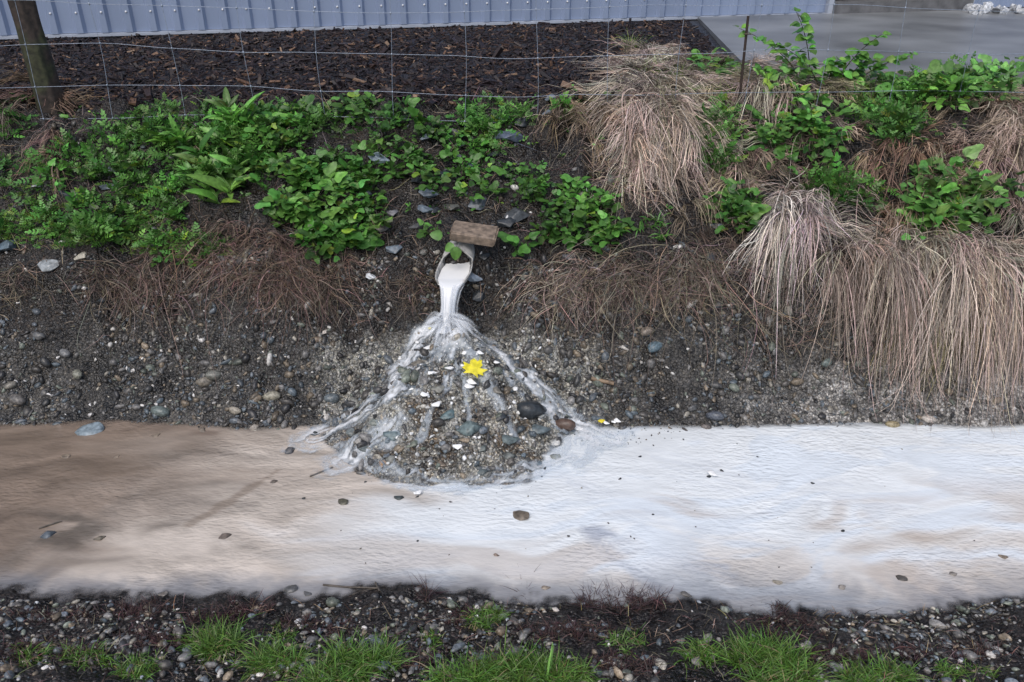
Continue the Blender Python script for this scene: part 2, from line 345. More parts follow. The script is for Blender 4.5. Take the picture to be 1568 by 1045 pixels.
for k in range(110):
    a=rng.uniform(0,6.28); R=rng.uniform(.05,.22); h=rng.uniform(.01,.09); tt=np.linspace(0,1,9)
    px=IMP[0]+math.cos(a)*R*tt; py=IMP[1]-.02+math.sin(a)*R*.8*tt-.02*tt; pz=np.maximum(IMP[2]+.02+4*h*tt*(1-tt)-.25*R*tt,H(px,py)+.008)
    strand(jb,np.stack([px,py,pz],1),rng.uniform(.005,.015),.36,[.78,.82,.87],side=np.tile([0,-1,.6],(9,1)))
# ------------------------------------------------------------ stone templates
def ico(sub,seed,dev):
    bm=bmesh.new(); bmesh.ops.create_icosphere(bm,subdivisions=sub,radius=1)
    r=np.random.default_rng(seed); ax=r.normal(size=(5,3))
    v=np.array([q.co[:] for q in bm.verts]); f=np.array([[w.index for w in q.verts] for q in bm.faces]); bm.free()
    s=1+dev*sum(np.sin(v@a*1.7+i) for i,a in enumerate(ax))/2.5
    return v*s[:,None],f
PEB=[ico(2,i,.25) for i in range(5)]; DROP=ico(1,1,0)
def angular(seed):
    r=np.random.default_rng(seed); bm=bmesh.new()
    pts=r.normal(size=(13,3)); pts/=np.linalg.norm(pts,axis=1,keepdims=True); pts*=r.uniform(.75,1,(13,1))
    for p in pts: bm.verts.new(p)
    bmesh.ops.convex_hull(bm,input=bm.verts); bmesh.ops.bevel(bm,geom=list(bm.edges),offset=.05,segments=1,affect='EDGES')
    bmesh.ops.triangulate(bm,faces=bm.faces[:]); bm.verts.index_update()
    v=np.array([x.co[:] for x in bm.verts]); f=np.array([[w.index for w in x.verts] for x in bm.faces]); bm.free(); return v,f
ANG=[angular(i) for i in range(6)]
n=170; a=rng.uniform(0,6.28,n); R=np.abs(rng.normal(size=n))*.10
pp=np.stack([IMP[0]+np.cos(a)*R,IMP[1]-.03+np.sin(a)*R*.7,0*a],1); pp[:,2]=H(pp[:,0],pp[:,1])+rng.uniform(.005,.12,n)*np.exp(-R*6)
jc=Buf(); jc.inst(DROP[0],DROP[1],pp,randrot(n),rng.uniform(.0012,.0035,n),np.full((n,3),.85))
jb.add(np.concatenate(jc.V),np.concatenate(jc.L).reshape(-1,3),np.array([.85,.87,.9]),A=.8)
jb.obj("falling_water_stream",M_jet)
PAL=np.array([[.14,.135,.13],[.11,.125,.14],[.09,.11,.125],[.16,.13,.095],[.20,.16,.115],[.27,.25,.21],[.035,.034,.035],[.05,.05,.05],[.13,.145,.12],[.40,.38,.35],[.065,.06,.055],[.6,.58,.55]])
PW=np.array([16,12,10,7,4,5,10,12,8,2.2,12,1.1]); PW=PW/PW.sum()
def scatter_peb(buf,p,r,ang=.25,sink=.25,bright=1.0,flat=(.45,.85),pal=None):
    n=len(p); nn=nrm(p[:,0],p[:,1]); d=rng.normal(size=(n,3)); d-=nn*(d*nn).sum(1,keepdims=True)
    R=frame(d,nn+rng.normal(size=(n,3))*.3)
    S=np.stack([r*rng.uniform(.5,1,n),r*rng.uniform(.9,1.5,n),r*rng.uniform(*flat,n)],1)
    col=(PAL[rng.choice(len(PAL),n,p=PW)] if pal is None else np.array(pal)[rng.integers(0,len(pal),n)])*rng.uniform(.55,1.35,(n,1))*bright
    pos=p+nn*(S[:,2]*(.6-sink))[:,None]
    w=rng.integers(0,5,n); isa=rng.random(n)<ang
    for k in range(5):
        s=(w==k)&~isa
        if s.any(): buf.inst(PEB[k][0],PEB[k][1],pos[s],R[s],S[s],np.clip(col[s],0,.8))
        s=(w==k)&isa
        if s.any(): buf.inst(ANG[k][0],ANG[k][1],pos[s],R[s],S[s],np.clip(col[s],0,.8))
def P3(x,y): return np.stack([x,y,H(x,y)],1)
gb=Buf()
yy=np.linspace(3.5,5.2,400); hz=np.interp(yy,PY,PZ); arc=np.concatenate([[0],np.cumsum(np.hypot(np.diff(yy),np.diff(hz)))])
def bankpts(n,y0,y1,x0=-4,x1=4):
    a0=np.interp(y0,yy,arc);a1=np.interp(y1,yy,arc)
    y=np.interp(rng.uniform(a0,a1,n),arc,yy); return P3(rng.uniform(x0,x1,n),y)
p=bankpts(20000,3.5,4.15,-3.4,3.4); m=fbm(p[:,0]*4,p[:,1]*4,4,41)+.10*rng.normal(size=len(p)); p=p[m>.43]
rr_=np.clip(rng.lognormal(math.log(.0070),.52,len(p)),.003,.028)
scatter_peb(gb,p,rr_,bright=1.0,sink=.40,ang=.4)
p=bankpts(300,3.5,3.9,-3.4,3.4); scatter_peb(gb,p,rng.uniform(.013,.028,len(p)),bright=1.0,sink=.4,ang=.4)
p=bankpts(3000,4.1,5.1); m=fbm(p[:,0]*3,p[:,1]*3,3,43); p=p[m>.5]
scatter_peb(gb,p,np.clip(rng.lognormal(math.log(.009),.45,len(p)),.004,.035),ang=.6,bright=.8)
p=bankpts(100,3.6,4.6,-3,3); scatter_peb(gb,p,rng.uniform(.007,.015,len(p)),pal=[[.62,.6,.58],[.5,.48,.45]],ang=.7)
gb.obj("bank_gravel",M_peb)
gb=Buf()
p=P3(rng.uniform(-2.8,2.8,13000),rng.uniform(1.45,2.3,13000)); m=fbm(p[:,0]*3,p[:,1]*3,4,47)+.09*rng.normal(size=len(p))+ss(.8,2,p[:,0])*.12+ss(2.1,2.3,p[:,1])*.05; p=p[(m>.50)&(p[:,2]>-.03)]
scatter_peb(gb,p,np.clip(rng.lognormal(math.log(.0070),.48,len(p)),.003,.024),bright=1.5,ang=.5)
p=P3(rng.uniform(-3,3,140),rng.uniform(1.5,2.3,140)); scatter_peb(gb,p,rng.uniform(.012,.022,len(p)),bright=1.5,ang=.5)
p=P3(rng.uniform(-3,3,190),rng.uniform(1.5,2.3,190)); scatter_peb(gb,p,rng.uniform(.005,.013,len(p)),pal=[[.68,.66,.64],[.5,.47,.45],[.33,.36,.4]],ang=.8)
gb.obj("foreground_gravel",M_peb)
gb=Buf()
n=8500; a=rng.uniform(0,6.28,n); r=np.sqrt(rng.random(n)); p=P3(MX+.78*r*np.cos(a),MY+.82*r*np.sin(a)); p=p[(p[:,2]>-.02)&(p[:,1]<3.92)]
MP=[[.40,.39,.35],[.32,.31,.28],[.26,.26,.24],[.46,.44,.39],[.17,.18,.18],[.33,.29,.23],[.12,.13,.13]]
scatter_peb(gb,p,np.clip(rng.lognormal(math.log(.0045),.5,len(p)),.0025,.018),ang=.6,bright=1.0,sink=.4,pal=MP)
p=at(rng.uniform(530,880,130),rng.uniform(560,730,130)); p=p[p[:,2]>-.02]; scatter_peb(gb,p,rng.uniform(.012,.028,len(p)),ang=.7,bright=1.3,sink=.1)
p=at(rng.uniform(590,830,150),rng.uniform(510,730,150)); p=p[p[:,2]>-.02]; scatter_peb(gb,p,rng.uniform(.006,.016,len(p)),ang=1,pal=[[.74,.74,.73],[.6,.6,.58]],sink=-.3)
gb.obj("gravel_mound",M_peb)
def stone(buf,u,v,r,col,ang=True,flat=.5,zoff=0,asp=1.3,yaw=None):
    p=at(u,v,True); nn=nrm(p[:,0],p[:,1]); yaw=rng.uniform(-.6,.6) if yaw is None else yaw
    d=np.array([[math.cos(yaw),math.sin(yaw),0]]); R=frame(d,nn*.6+np.array([[0,-.2,.6]]))
    T=(ANG if ang else PEB)[rng.integers(0,5)]
    wet=p[0,2]<.004
    buf.inst(T[0],T[1],p+np.array([[0,0,r*flat*(.15 if wet else .4)+zoff]]),R,np.array([[r*.8,r*asp,r*flat]]),np.array([col],float))
sb=Buf()
slate=[.13,.16,.19]; dk=[.03,.035,.04]; wh_=[.62,.64,.66]
for s in [(580,245,.07,[.2,.25,.29]),(655,300,.06,slate),(640,280,.05,dk),(690,322,.05,[.08,.08,.07]),(735,316,.08,[.07,.085,.10]),(790,335,.09,[.06,.065,.07]),(725,430,.05,[.22,.26,.31]),(603,388,.05,slate),(775,215,.10,[.09,.11,.15]),(772,185,.04,[.2,.26,.34]),(800,190,.06,dk),(845,152,.06,slate),(640,350,.05,[.08,.08,.08]),(15,380,.08,[.10,.14,.17]),(75,410,.06,[.25,.27,.28]),(130,398,.05,[.4,.37,.3]),(175,262,.04,slate),(165,290,.05,slate),(568,425,.035,wh_),(680,270,.05,dk),(720,260,.04,slate),(600,330,.04,[.12,.12,.13]),(585,355,.045,[.1,.09,.08]),(735,460,.05,dk),(655,215,.05,slate),(705,225,.04,[.2,.22,.25]),(840,175,.05,slate),(1465,370,.04,[.07,.09,.10]),(498,510,.03,[.5,.45,.4]),(1090,395,.05,dk),(60,290,.035,wh_),(1095,350,.04,slate),(775,345,.06,dk),(665,325,.05,dk),(650,325,.05,slate),(760,240,.05,dk),(740,400,.04,dk),(650,390,.03,[.1,.1,.09]),(700,245,.035,[.3,.32,.34]),(1100,470,.035,dk),(870,400,.04,[.1,.1,.11])]:
    stone(sb,s[0],s[1],s[2],s[3],True,.45)
sb.obj("bank_slate_stones",M_stone,smooth=False)
sb=Buf()
for s in [(245,635,.042,[.14,.17,.16]),(330,580,.035,[.16,.16,.14]),(315,590,.036,[.18,.16,.13]),(418,610,.035,[.3,.28,.22]),(360,633,.028,[.3,.27,.22]),(510,614,.035,[.12,.14,.15]),(28,618,.04,[.14,.13,.12]),(120,578,.03,[.22,.22,.18]),(1002,538,.036,[.12,.17,.2]),(990,510,.03,[.2,.17,.14]),(1265,560,.03,[.14,.17,.16]),(1420,645,.03,[.5,.45,.4]),(1365,652,.03,[.3,.25,.15]),(1095,642,.035,[.1,.11,.13]),(1060,630,.025,[.1,.1,.1]),(1080,655,.02,[.15,.13,.12]),(545,618,.03,[.2,.2,.18]),(920,480,.025,[.25,.2,.15]),(100,545,.03,[.2,.2,.2]),(60,520,.03,[.12,.12,.12])]:
    stone(sb,*s,False,.7)
sb.obj("bank_cobbles",M_peb)
sb=Buf()
for s in [(815,632,.06,dk,False,.75),(865,655,.045,[.10,.065,.05],False,.7),(690,637,.06,[.10,.15,.16],True,.35),(720,660,.07,[.13,.17,.17],True,.4),(635,683,.04,[.17,.19,.15],True,.5),(808,706,.035,[.08,.08,.075],True,.5),(850,701,.03,[.22,.22,.17],True,.45),(797,791,.045,[.16,.13,.10],True,.4),(445,692,.035,[.07,.07,.075],True,.6),(483,666,.025,dk,True,.6),(525,771,.03,[.10,.095,.07],True,.35),(610,764,.025,[.05,.06,.06],True,.45),(588,714,.03,[.28,.16,.07],True,.4),(675,714,.03,[.16,.13,.1],True,.4),(137,661,.075,[.22,.27,.3],True,.3),(770,640,.045,dk,True,.4),(825,660,.06,[.12,.15,.16],True,.35),(715,615,.03,[.3,.3,.25],True,.4),(640,560,.04,[.2,.18,.15],True,.5),(760,600,.035,[.15,.14,.12],True,.5),(670,600,.04,[.18,.18,.16],True,.5),(1105,722,.012,dk,True,.5),(1244,741,.012,dk,True,.5),(1085,731,.012,dk,True,.5),(980,700,.01,dk,True,.5),(465,765,.01,dk,True,.5),(640,762,.012,dk,True,.5),(760,852,.014,[.2,.15,.12],True,.5),(1380,886,.025,[.1,.09,.08],True,.2),(1190,893,.022,[.3,.27,.22],True,.4),(950,735,.013,dk,True,.5),(1290,815,.01,dk,True,.5),(445,903,.03,[.12,.12,.12],True,.4),(835,902,.02,[.3,.25,.2],True,.4),(852,936,.02,[.55,.5,.45],True,.5),(420,740,.02,[.15,.12,.1],True,.4),(345,822,.03,[.15,.12,.1],True,.25),(75,820,.035,[.12,.14,.16],True,.4),(155,825,.03,[.15,.13,.1],True,.4),(1535,855,.02,[.2,.16,.12],True,.4),(690,770,.009,dk,True,.4),(560,740,.009,dk,True,.4),(1000,790,.008,dk,True,.4),(1160,700,.008,dk,True,.4),(640,830,.008,dk,True,.4),(560,690,.04,[.12,.14,.14],True,.3),(600,705,.035,[.2,.2,.18],True,.3),(540,665,.04,[.15,.17,.17],True,.3),(660,705,.03,[.1,.1,.1],True,.3),(780,700,.04,[.14,.15,.14],True,.35),(740,725,.03,[.1,.12,.12],True,.4),(850,680,.03,[.5,.5,.48],True,.3),(780,675,.05,[.12,.15,.15],True,.3),(240,668,.03,[.2,.16,.12],True,.25),(310,660,.03,[.18,.15,.12],True,.25),(390,655,.03,[.3,.27,.23],True,.25),(180,700,.02,[.2,.16,.12],True,.2),(100,700,.025,[.2,.16,.12],True,.2),(470,910,.02,[.1,.1,.1],True,.3),(640,905,.02,[.2,.2,.2],True,.3),(250,912,.02,[.2,.18,.16],True,.3),(1050,910,.025,[.15,.14,.13],True,.3),(1290,900,.02,[.3,.27,.24],True,.3),(1460,880,.02,[.2,.18,.16],True,.3),(600,670,.05,[.11,.15,.16],True,.35),(575,650,.035,[.2,.22,.2],True,.4),(740,690,.04,[.15,.17,.16],True,.4)]:
    stone(sb,*s)
sb.obj("stream_rocks",M_stone)
sb=Buf(); p=at(np.r_[rng.normal(960,60,80),rng.normal(770,30,50),rng.normal(620,30,30),rng.uniform(450,1500,40)],np.r_[rng.normal(664,10,80),rng.normal(735,8,50),rng.normal(722,7,30),rng.uniform(680,880,40)],True); scatter_peb(sb,p,rng.uniform(.002,.007,len(p)),ang=1,sink=.1)
for u,v in [(940,650),(928,652),(945,648),(665,575),(718,598),(655,540),(712,545),(668,625),(640,760),(885,660),(700,690),(1090,730),(660,578),(722,592),(640,530),(760,560),(735,545),(690,570),(650,610),(790,600)]: stone(sb,u,v,rng.uniform(.016,.030),[.85,.85,.84],True,.3,zoff=.014)
stone(sb,920,647,.022,[.75,.6,.02]); stone(sb,658,511,.012,[.75,.65,.05],zoff=.02)
sb.obj("pale_debris_fragments",M_bit)
# leaves templates
def lobed(nl,np_,depth,sharp=1.0,span=2.5):
    th=np.linspace(-span,span,np_); r=1-depth*(.5-.5*np.cos(th*nl))**sharp
    r=r*(1-.35*(np.abs(th)/span)**2)
    v=[[0,0,0]]+[[math.sin(a)*q*.5,.35+math.cos(a)*q*.6,-.12*q*q+.05*math.sin(a*3)] for a,q in zip(th,r)]
    f=[[0,i+2,i+1] for i in range(np_-1)]
    return np.array(v),np.array(f)
mo=[(0,0),(.10,-.02),(.34,-.10),(.27,.06),(.50,.12),(.42,.22),(.58,.42),(.40,.40),(.24,.36),(.28,.55),(.20,.62),(.16,.78),(.08,.74),(0,1.0)]
mo=mo+[(-a*.95,b) for a,b in mo[-2:0:-1]]
mv=np.array([(0,.28,0)]+[(a,b,-.10*(a*a+(b-.3)**2)*3+.04*math.sin(9*a+5*b)) for a,b in mo]); mf=np.array([[0,i+1,(i+1)%len(mo)+1] for i in range(len(mo))])
lb=Buf(); p=at(722,578); lb.inst(mv,mf,p+np.array([[0,-.02,.035]]),frame(np.array([[.35,.75,.45]]),np.array([[0,-.5,.8]])),np.array([.125]),np.array([[.85,.74,.04]]))
ribbons(lb,p+np.array([[0,-.02,.03]]),np.array([[-.7,-.5,.1]]),np.array([.05]),np.array([.004]),np.array([.3]),np.array([[.6,.5,.05]]))
lb.obj("yellow_maple_leaf",M_leaf)
# ------------------------------------------------------------ pipe & board
def simple(name,col,rough,scale=20,lo=.8,hi=1.15,bump=.1,metal=0,stretch=(1,1,1)):
    m,nt,b,out=newmat(name); L=nt.links.new
    tc=N(nt,"ShaderNodeTexCoord"); mp=N(nt,"ShaderNodeMapping"); mp.inputs["Scale"].default_value=stretch; L(tc.outputs["Object"],mp.inputs["Vector"])
    n=N(nt,"ShaderNodeTexNoise",Scale=float(scale),Detail=6.0); L(mp.outputs[0],n.inputs["Vector"])
    cr=N(nt,"ShaderNodeValToRGB"); cr.color_ramp.elements[0].position=.3; cr.color_ramp.elements[1].position=.7
    cr.color_ramp.elements[0].color=[c*lo for c in col]+[1]; cr.color_ramp.elements[1].color=[min(1,c*hi) for c in col]+[1]
    L(n.outputs[0],cr.inputs[0]); L(cr.outputs[0],b.inputs["Base Color"]); b.inputs["Roughness"].default_value=rough; b.inputs["Metallic"].default_value=metal
    bp=N(nt,"ShaderNodeBump",Strength=bump,Distance=.01); L(n.outputs[0],bp.inputs["Height"]); L(bp.outputs[0],b.inputs["Normal"])
    return m
pipe=link(bpy.data.objects.new("drain_pipe",None))
bm=bmesh.new()
def pc(s): # centre line: swings left towards the mouth
    return (-.262-.068*min(1,s/.52)**1.3, 4.45-s, .775-.075*s/.52)
def ppt(a,s,r): x,y,z=pc(s); return (x+math.sin(a)*r*1.04,y,z-math.cos(a)*r)
SL=list(np.linspace(0,.34,10))+[.345]+list(np.linspace(.355,.52,12)); rows=[]
for s in SL:
    c=max(0,(s-.34)/.18); amax=math.pi if c==0 else math.pi*(.56-.12*c**.6)
    q=1+.16*math.sin(min(1,c*1.1)*math.pi*.62)-.18*c**4
    rows.append([(-amax+2*amax*i/32,s,q) for i in range(33)])
vo=[[bm.verts.new(ppt(a,s,.082*q)) for a,s,q in ring] for ring in rows]
vi=[[bm.verts.new(ppt(a,s,.075*q)) for a,s,q in ring] for ring in rows]
for j in range(len(SL)-1):
    for i in range(32):
        bm.faces.new((vo[j][i],vo[j][i+1],vo[j+1][i+1],vo[j+1][i])); bm.faces.new((vi[j][i],vi[j+1][i],vi[j+1][i+1],vi[j][i+1]))
    for i in (0,32): bm.faces.new((vo[j][i],vo[j+1][i],vi[j+1][i],vi[j][i]))
for i in range(32): bm.faces.new((vo[-1][i],vo[-1][i+1],vi[-1][i+1],vi[-1][i]))
bmesh.ops.recalc_face_normals(bm,faces=bm.faces)
me=bpy.data.meshes.new("pipe_shell"); bm.to_mesh(me); bm.free(); [setattr(q,'use_smooth',True) for q in me.polygons]
me.materials.append(simple("grimy_pvc",(.50,.49,.47),.4,25,.45,1.15,.1)); o=link(bpy.data.objects.new("pipe_shell",me)); o.parent=pipe
wv=[];wf=[]
for j in range(18):
    s=.15+j/17*.375; x0_,y0_,z0_=pc(s); c=max(0,(s-.34)/.18); wd=.070*(1+.14*math.sin(min(1,c)*2.2)-.12*c**4)
    for i in range(11):
        k=i/10*2-1; wv.append((x0_+k*wd,y0_,z0_-.034+.006*k*k+.003*math.sin(i*2+j*1.3)-.012*c**6))
for j in range(17):
    for i in range(10): wf.append((j*11+i,j*11+i+1,j*11+i+12,j*11+i+11))
wbf=Buf(); wbf.add(np.array(wv),np.array(wf),np.array([.78,.78,.77]),A=1.0); wbf.obj("pipe_water",M_jet,parent=pipe)
def box(buf,c,s,col,rot=None,bev=.006,jitter=.0):
    bm=bmesh.new(); bmesh.ops.create_cube(bm,size=1)
    for v in bm.verts: v.co=(v.co.x*s[0],v.co.y*s[1],v.co.z*s[2])
    if bev: bmesh.ops.bevel(bm,geom=list(bm.edges),offset=bev,segments=2,affect='EDGES')
    bmesh.ops.triangulate(bm,faces=bm.faces[:]); bm.verts.index_update()
    v=np.array([x.co[:] for x in bm.verts])+rng.normal(size=(len(bm.verts),3))*jitter; f=np.array([[w.index for w in x.verts] for x in bm.faces]); bm.free()
    R=np.eye(3) if rot is None else np.array(rot); buf.add(v@R.T+np.array(c),f,np.array(col))
bb=Buf(); box(bb,(-.205,4.13,.872),(.25,.14,.055),[.21,.16,.12],Euler((.18,.12,-.12)).to_matrix(),.007,.002)
bb.obj("wooden_board",M_wood,smooth=False)
# ------------------------------------------------------------ mulch
def boxtemp():
    v=np.array([[x,y,z] for x in(-1,1) for y in(-1,1) for z in(-1,1)],float); v[:,0]*=np.where(v[:,1]>0,.6,1)
    f=np.array([[0,1,3,2],[4,6,7,5],[0,4,5,1],[2,3,7,6],[0,2,6,4],[1,5,7,3]]); return v,f
bt=boxtemp()
mb=Buf(); n=32000; x=rng.uniform(-5.5,2.2,n); y=5.15+(rng.random(n)**1.25)*4.2; p=P3(x,y); p=p[(y<8.45+.245*x)&~((x>1.62+.07*(y-6))&(y>5.5))]; n=len(p)
d=rng.normal(size=(n,3))*[1,1,.35]; R=frame(d,np.array([0,0,1])+rng.normal(size=(n,3))*.5)
ln=rng.lognormal(math.log(.018),.45,n)
col=np.array([[.024,.016,.017],[.015,.011,.014],[.043,.025,.021],[.14,.08,.05],[.26,.17,.11],[.022,.018,.026]])[rng.choice(6,n,p=[.33,.34,.19,.07,.02,.05])]
mb.inst(bt[0],bt[1],p+np.array([0,0,.006]),R,np.stack([ln*rng.uniform(.18,.4,n),ln,ln*.12],1),col*rng.uniform(.7,1.3,(n,1)))
mb.obj("bark_mulch",M_bark,smooth=False)
# ------------------------------------------------------------ concrete slab
slab=bpy.data.meshes.new("concrete_slab"); bm=bmesh.new()
outl=[(1.66,6.05),(2.3,5.62),(5,5.4),(9,5.4),(14,6),(14,12.2),(1.95,9.02)]
b0=[bm.verts.new((a,b,1.40)) for a,b in outl]; t0=[bm.verts.new((a,b,1.482)) for a,b in outl]
bm.faces.new(t0); bm.faces.new(b0[::-1])
for i in range(len(outl)): bm.faces.new((b0[i],b0[(i+1)%7],t0[(i+1)%7],t0[i]))
bm.to_mesh(slab); bm.free()
cm=simple("damp_concrete",(.23,.24,.25),.38,1.3,.5,1.2,.15); slab.materials.append(cm); link(bpy.data.objects.new("concrete_slab",slab))
# ------------------------------------------------------------ building
bld=link(bpy.data.objects.new("corrugated_metal_building",None)); ang=math.atan(.245)
bld.location=(0,8.5,1.46); bld.rotation_euler=(0,0,ang)
M_met=simple("blue_grey_sheet_metal",(.28,.345,.49),.4,1.5,.88,1.06,.02,.1,(1,1,.15))
M_trim=simple("pale_trim",(.40,.44,.52),.4,8,.9,1.1,.02); M_door=simple("grey_door",(.12,.135,.15),.45,6,.85,1.1,.03); M_gal=simple("galvanised_wire",(.34,.39,.48),.4,60,.7,1.2,.05,.3)
M_sill=simple("dark_concrete_sill",(.15,.15,.155),.6,9,.6,1.2,.2)
def corr(name,x0,x1,z0,z1,yo=0):
    bm=bmesh.new(); pit=.205; prof=[(0,0),(.08,0),(.105,-.035),(.155,-.035),(.18,0)]
    pts=[]; x=x0
    while x<x1:
        for a,b in prof:
            if x+a<x1: pts.append((x+a,b))
        x+=pit
    pts.append((x1,0)); vs=[(bm.verts.new((a,yo+b,z0)),bm.verts.new((a,yo+b,z1))) for a,b in pts]
    for q,w in zip(vs[:-1],vs[1:]): bm.faces.new((q[0],w[0],w[1],q[1]))
    me=bpy.data.meshes.new(name); bm.to_mesh(me); bm.free(); me.materials.append(M_met); o=link(bpy.data.objects.new(name,me)); o.parent=bld
xd0,xd1=3.50,5.35
corr("front_wall",-9,xd0,0.03,3); corr("front_wall_right",xd1,9,0.03,3); corr("wall_above_door",xd0,xd1,2.3,3)
tbf=Buf()
sx=np.arange(-9+.13,3.45,.205)
for z in (.20,1.2,2.2):
    pp=np.stack([sx,sx*0-.037,sx*0+z],1); tbf.inst(DROP[0],DROP[1],pp,np.tile(np.eye(3),(len(sx),1,1)),np.full(len(sx),.010),np.full((len(sx),3),.85))
o=tbf.obj("wall_screws",M_bit); o.parent=bld
def pbox(name,c,s,mat,par=bld,bev=.004):
    b_=Buf(); box(b_,c,s,[1,1,1],None,bev); o=b_.obj(name,mat,smooth=False); o.parent=par; return o
pbox("door_jamb_left",(xd0+.03,-.02,1.15),(.06,.08,2.3),M_trim); pbox("door_jamb_right",(xd1-.03,-.02,1.15),(.06,.08,2.3),M_trim)
pbox("door_sill",((xd0+xd1)/2,.0,.06),(xd1-xd0-.13,.24,.15),M_sill); pbox("roller_door",((xd0+xd1)/2,.10,1.25),(xd1-xd0-.13,.04,2.2),M_door)
for k in range(12): pbox("door_rib_%d"%k,((xd0+xd1)/2,.072,.24+k*.18),(xd1-xd0-.14,.012,.02),M_trim,bev=.002)
pbox("base_flashing",((-9+xd0)/2,-.008,.012),(xd0+9,.05,.03),M_trim)
pbox("back_wall",(0,7,1.5),(18,.06,3),M_met); pbox("side_wall_left",(-9.04,3.5,1.5),(.06,7,3),M_met); pbox("side_wall_right",(9.04,3.5,1.5),(.06,7,3),M_met)
for nm,yc,rx in (("roof_front",1.6,.25),("roof_back",5.4,-.25)):
    o=pbox(nm,(0,0,0),(18.6,4.1,.05),M_met); o.location=(0,yc,3.5); o.rotation_euler=(rx,0,0)
for nm,xx in (("gable_left",-9.04),("gable_right",9.04)):
    b_=Buf(); b_.add([(xx,0,3),(xx,7,3),(xx,3.5,3.95)],[[0,1,2]],[1,1,1]); o=b_.obj(nm,M_met); o.parent=bld
sb=Buf()
for k in range(26):
    x=rng.uniform(4.9,5.6); y=9.45+rng.uniform(-.3,.1)+(x-5)*.2; r=rng.uniform(.03,.08)
    sb.inst(*ANG[k%5],np.array([[x,y,1.482+r*.4]]),randrot(1),np.array([r]),np.array([[.5,.52,.55]])*rng.uniform(.15,1.2))
sb.obj("pale_rubble_pile",M_stone,smooth=False)
# ------------------------------------------------------------ fence
fence=link(bpy.data.objects.new("wire_fence",None))
def tube(buf,pts,r,col,k=5):
    pts=np.asarray(pts,float); n=len(pts); tan=np.gradient(pts,axis=0); ref=np.tile([.3,.9,.2],(n,1)); a=np.cross(tan,ref); a/=np.linalg.norm(a,axis=1,keepdims=True); b=np.cross(tan,a); b/=np.linalg.norm(b,axis=1,keepdims=True)
    th=np.arange(k)/k*6.283; r=np.broadcast_to(r,(n,))
    V=(pts[:,None]+r[:,None,None]*(a[:,None]*np.cos(th)[None,:,None]+b[:,None]*np.sin(th)[None,:,None])).reshape(-1,3)
    i=np.arange(n-1)[:,None]*k; j=np.arange(k)[None]
    buf.add(V,np.stack([i+j,i+(j+1)%k,i+k+(j+1)%k,i+k+j],-1).reshape(-1,4),col)
wbuf=Buf(); FYc=5.0; gx=np.arange(-6,6,.08)
def fz(x,z): return z+.025*np.sin(x*1.3+z*3)-.02*np.sin(x*.45)+ .03*(vn(x*2.5,x*0+z*7)-.5)
def fy(x,z): return FYc+.03*np.sin(x*.9)+.03*(vn(x*1.5,x*0+z*3,3)-.5)
hs=[1.12,1.29,1.465,1.69,1.935,2.2,2.5]
for z in hs: tube(wbuf,np.stack([gx,fy(gx,z),fz(gx,z)],1),.0015,[.8,.85,.95])
for x in np.arange(-5.9,6,.432):
    zz=np.linspace(1.12,2.5,15); xx=x+.012*np.sin(zz*5+x*3); tube(wbuf,np.stack([xx,fy(xx,zz)-.003,zz+.025*np.sin(x*1.3+zz*3)],1),.0016,[.8,.85,.95])
    for z in hs:
        box(wbuf,(x+.012*math.sin(z*5+x*3),float(fy(np.array(x),np.array(z)))-.003,float(fz(np.array(x),np.array(z)))),(.007,.007,.012),[.9,.95,1],None,0)
wbuf.obj("wire_mesh",M_gal,parent=fence)
for xp,nm in ((-2.89,"fence_post"),(-6.3,"fence_post"),(6.6,"fence_post")):
    pb=Buf(); zz=np.linspace(1.0,2.65,40); th=np.arange(20)/20*6.283
    rr=.072*(1+.10*np.sin(th*3+1)[None]+.16*(vn(zz[:,None]*6,th[None]*3)-.5)+.07*np.sin(th*7+zz[:,None])+.10*(vn(zz[:,None]*3,th[None]*9,4)-.5))+.02*np.exp(-(zz-1.2)*5)[:,None]
    V=np.stack([xp-.03*(zz-1.2)[:,None]+rr*np.cos(th),5.12+rr*np.sin(th),zz[:,None]+0*th],-1).reshape(-1,3)
    i=np.arange(39)[:,None]*20; j=np.arange(20)[None]
    moss=fbm(V[:,0]*9,V[:,2]*7,3,60)[:,None]; gr=vn(np.arctan2(V[:,1]-5.12,V[:,0]-xp)*6,V[:,2]*2,8)[:,None]
    pb.add(V,np.stack([i+j,i+(j+1)%20,i+20+(j+1)%20,i+20+j],-1).reshape(-1,4),np.where(moss>.56,[[.04,.042,.02]],[[.04,.028,.022]])*(.5+gr))
    pb.add(V[-20:],[list(range(20))],[.1,.08,.06]); pb.obj(nm,M_wood)
pb=Buf(); x0=1.43; tube(pb,[(x0,5.12,1.2),(x0-.01,5.12,1.6),(x0-.02,5.11,1.88)],.008,[.05,.035,.03],8); tube(pb,[(x0-.035,5.1,1.78),(x0+.01,5.1,1.78)],.004,[.1,.08,.06],6); pb.obj("steel_stake",M_root)
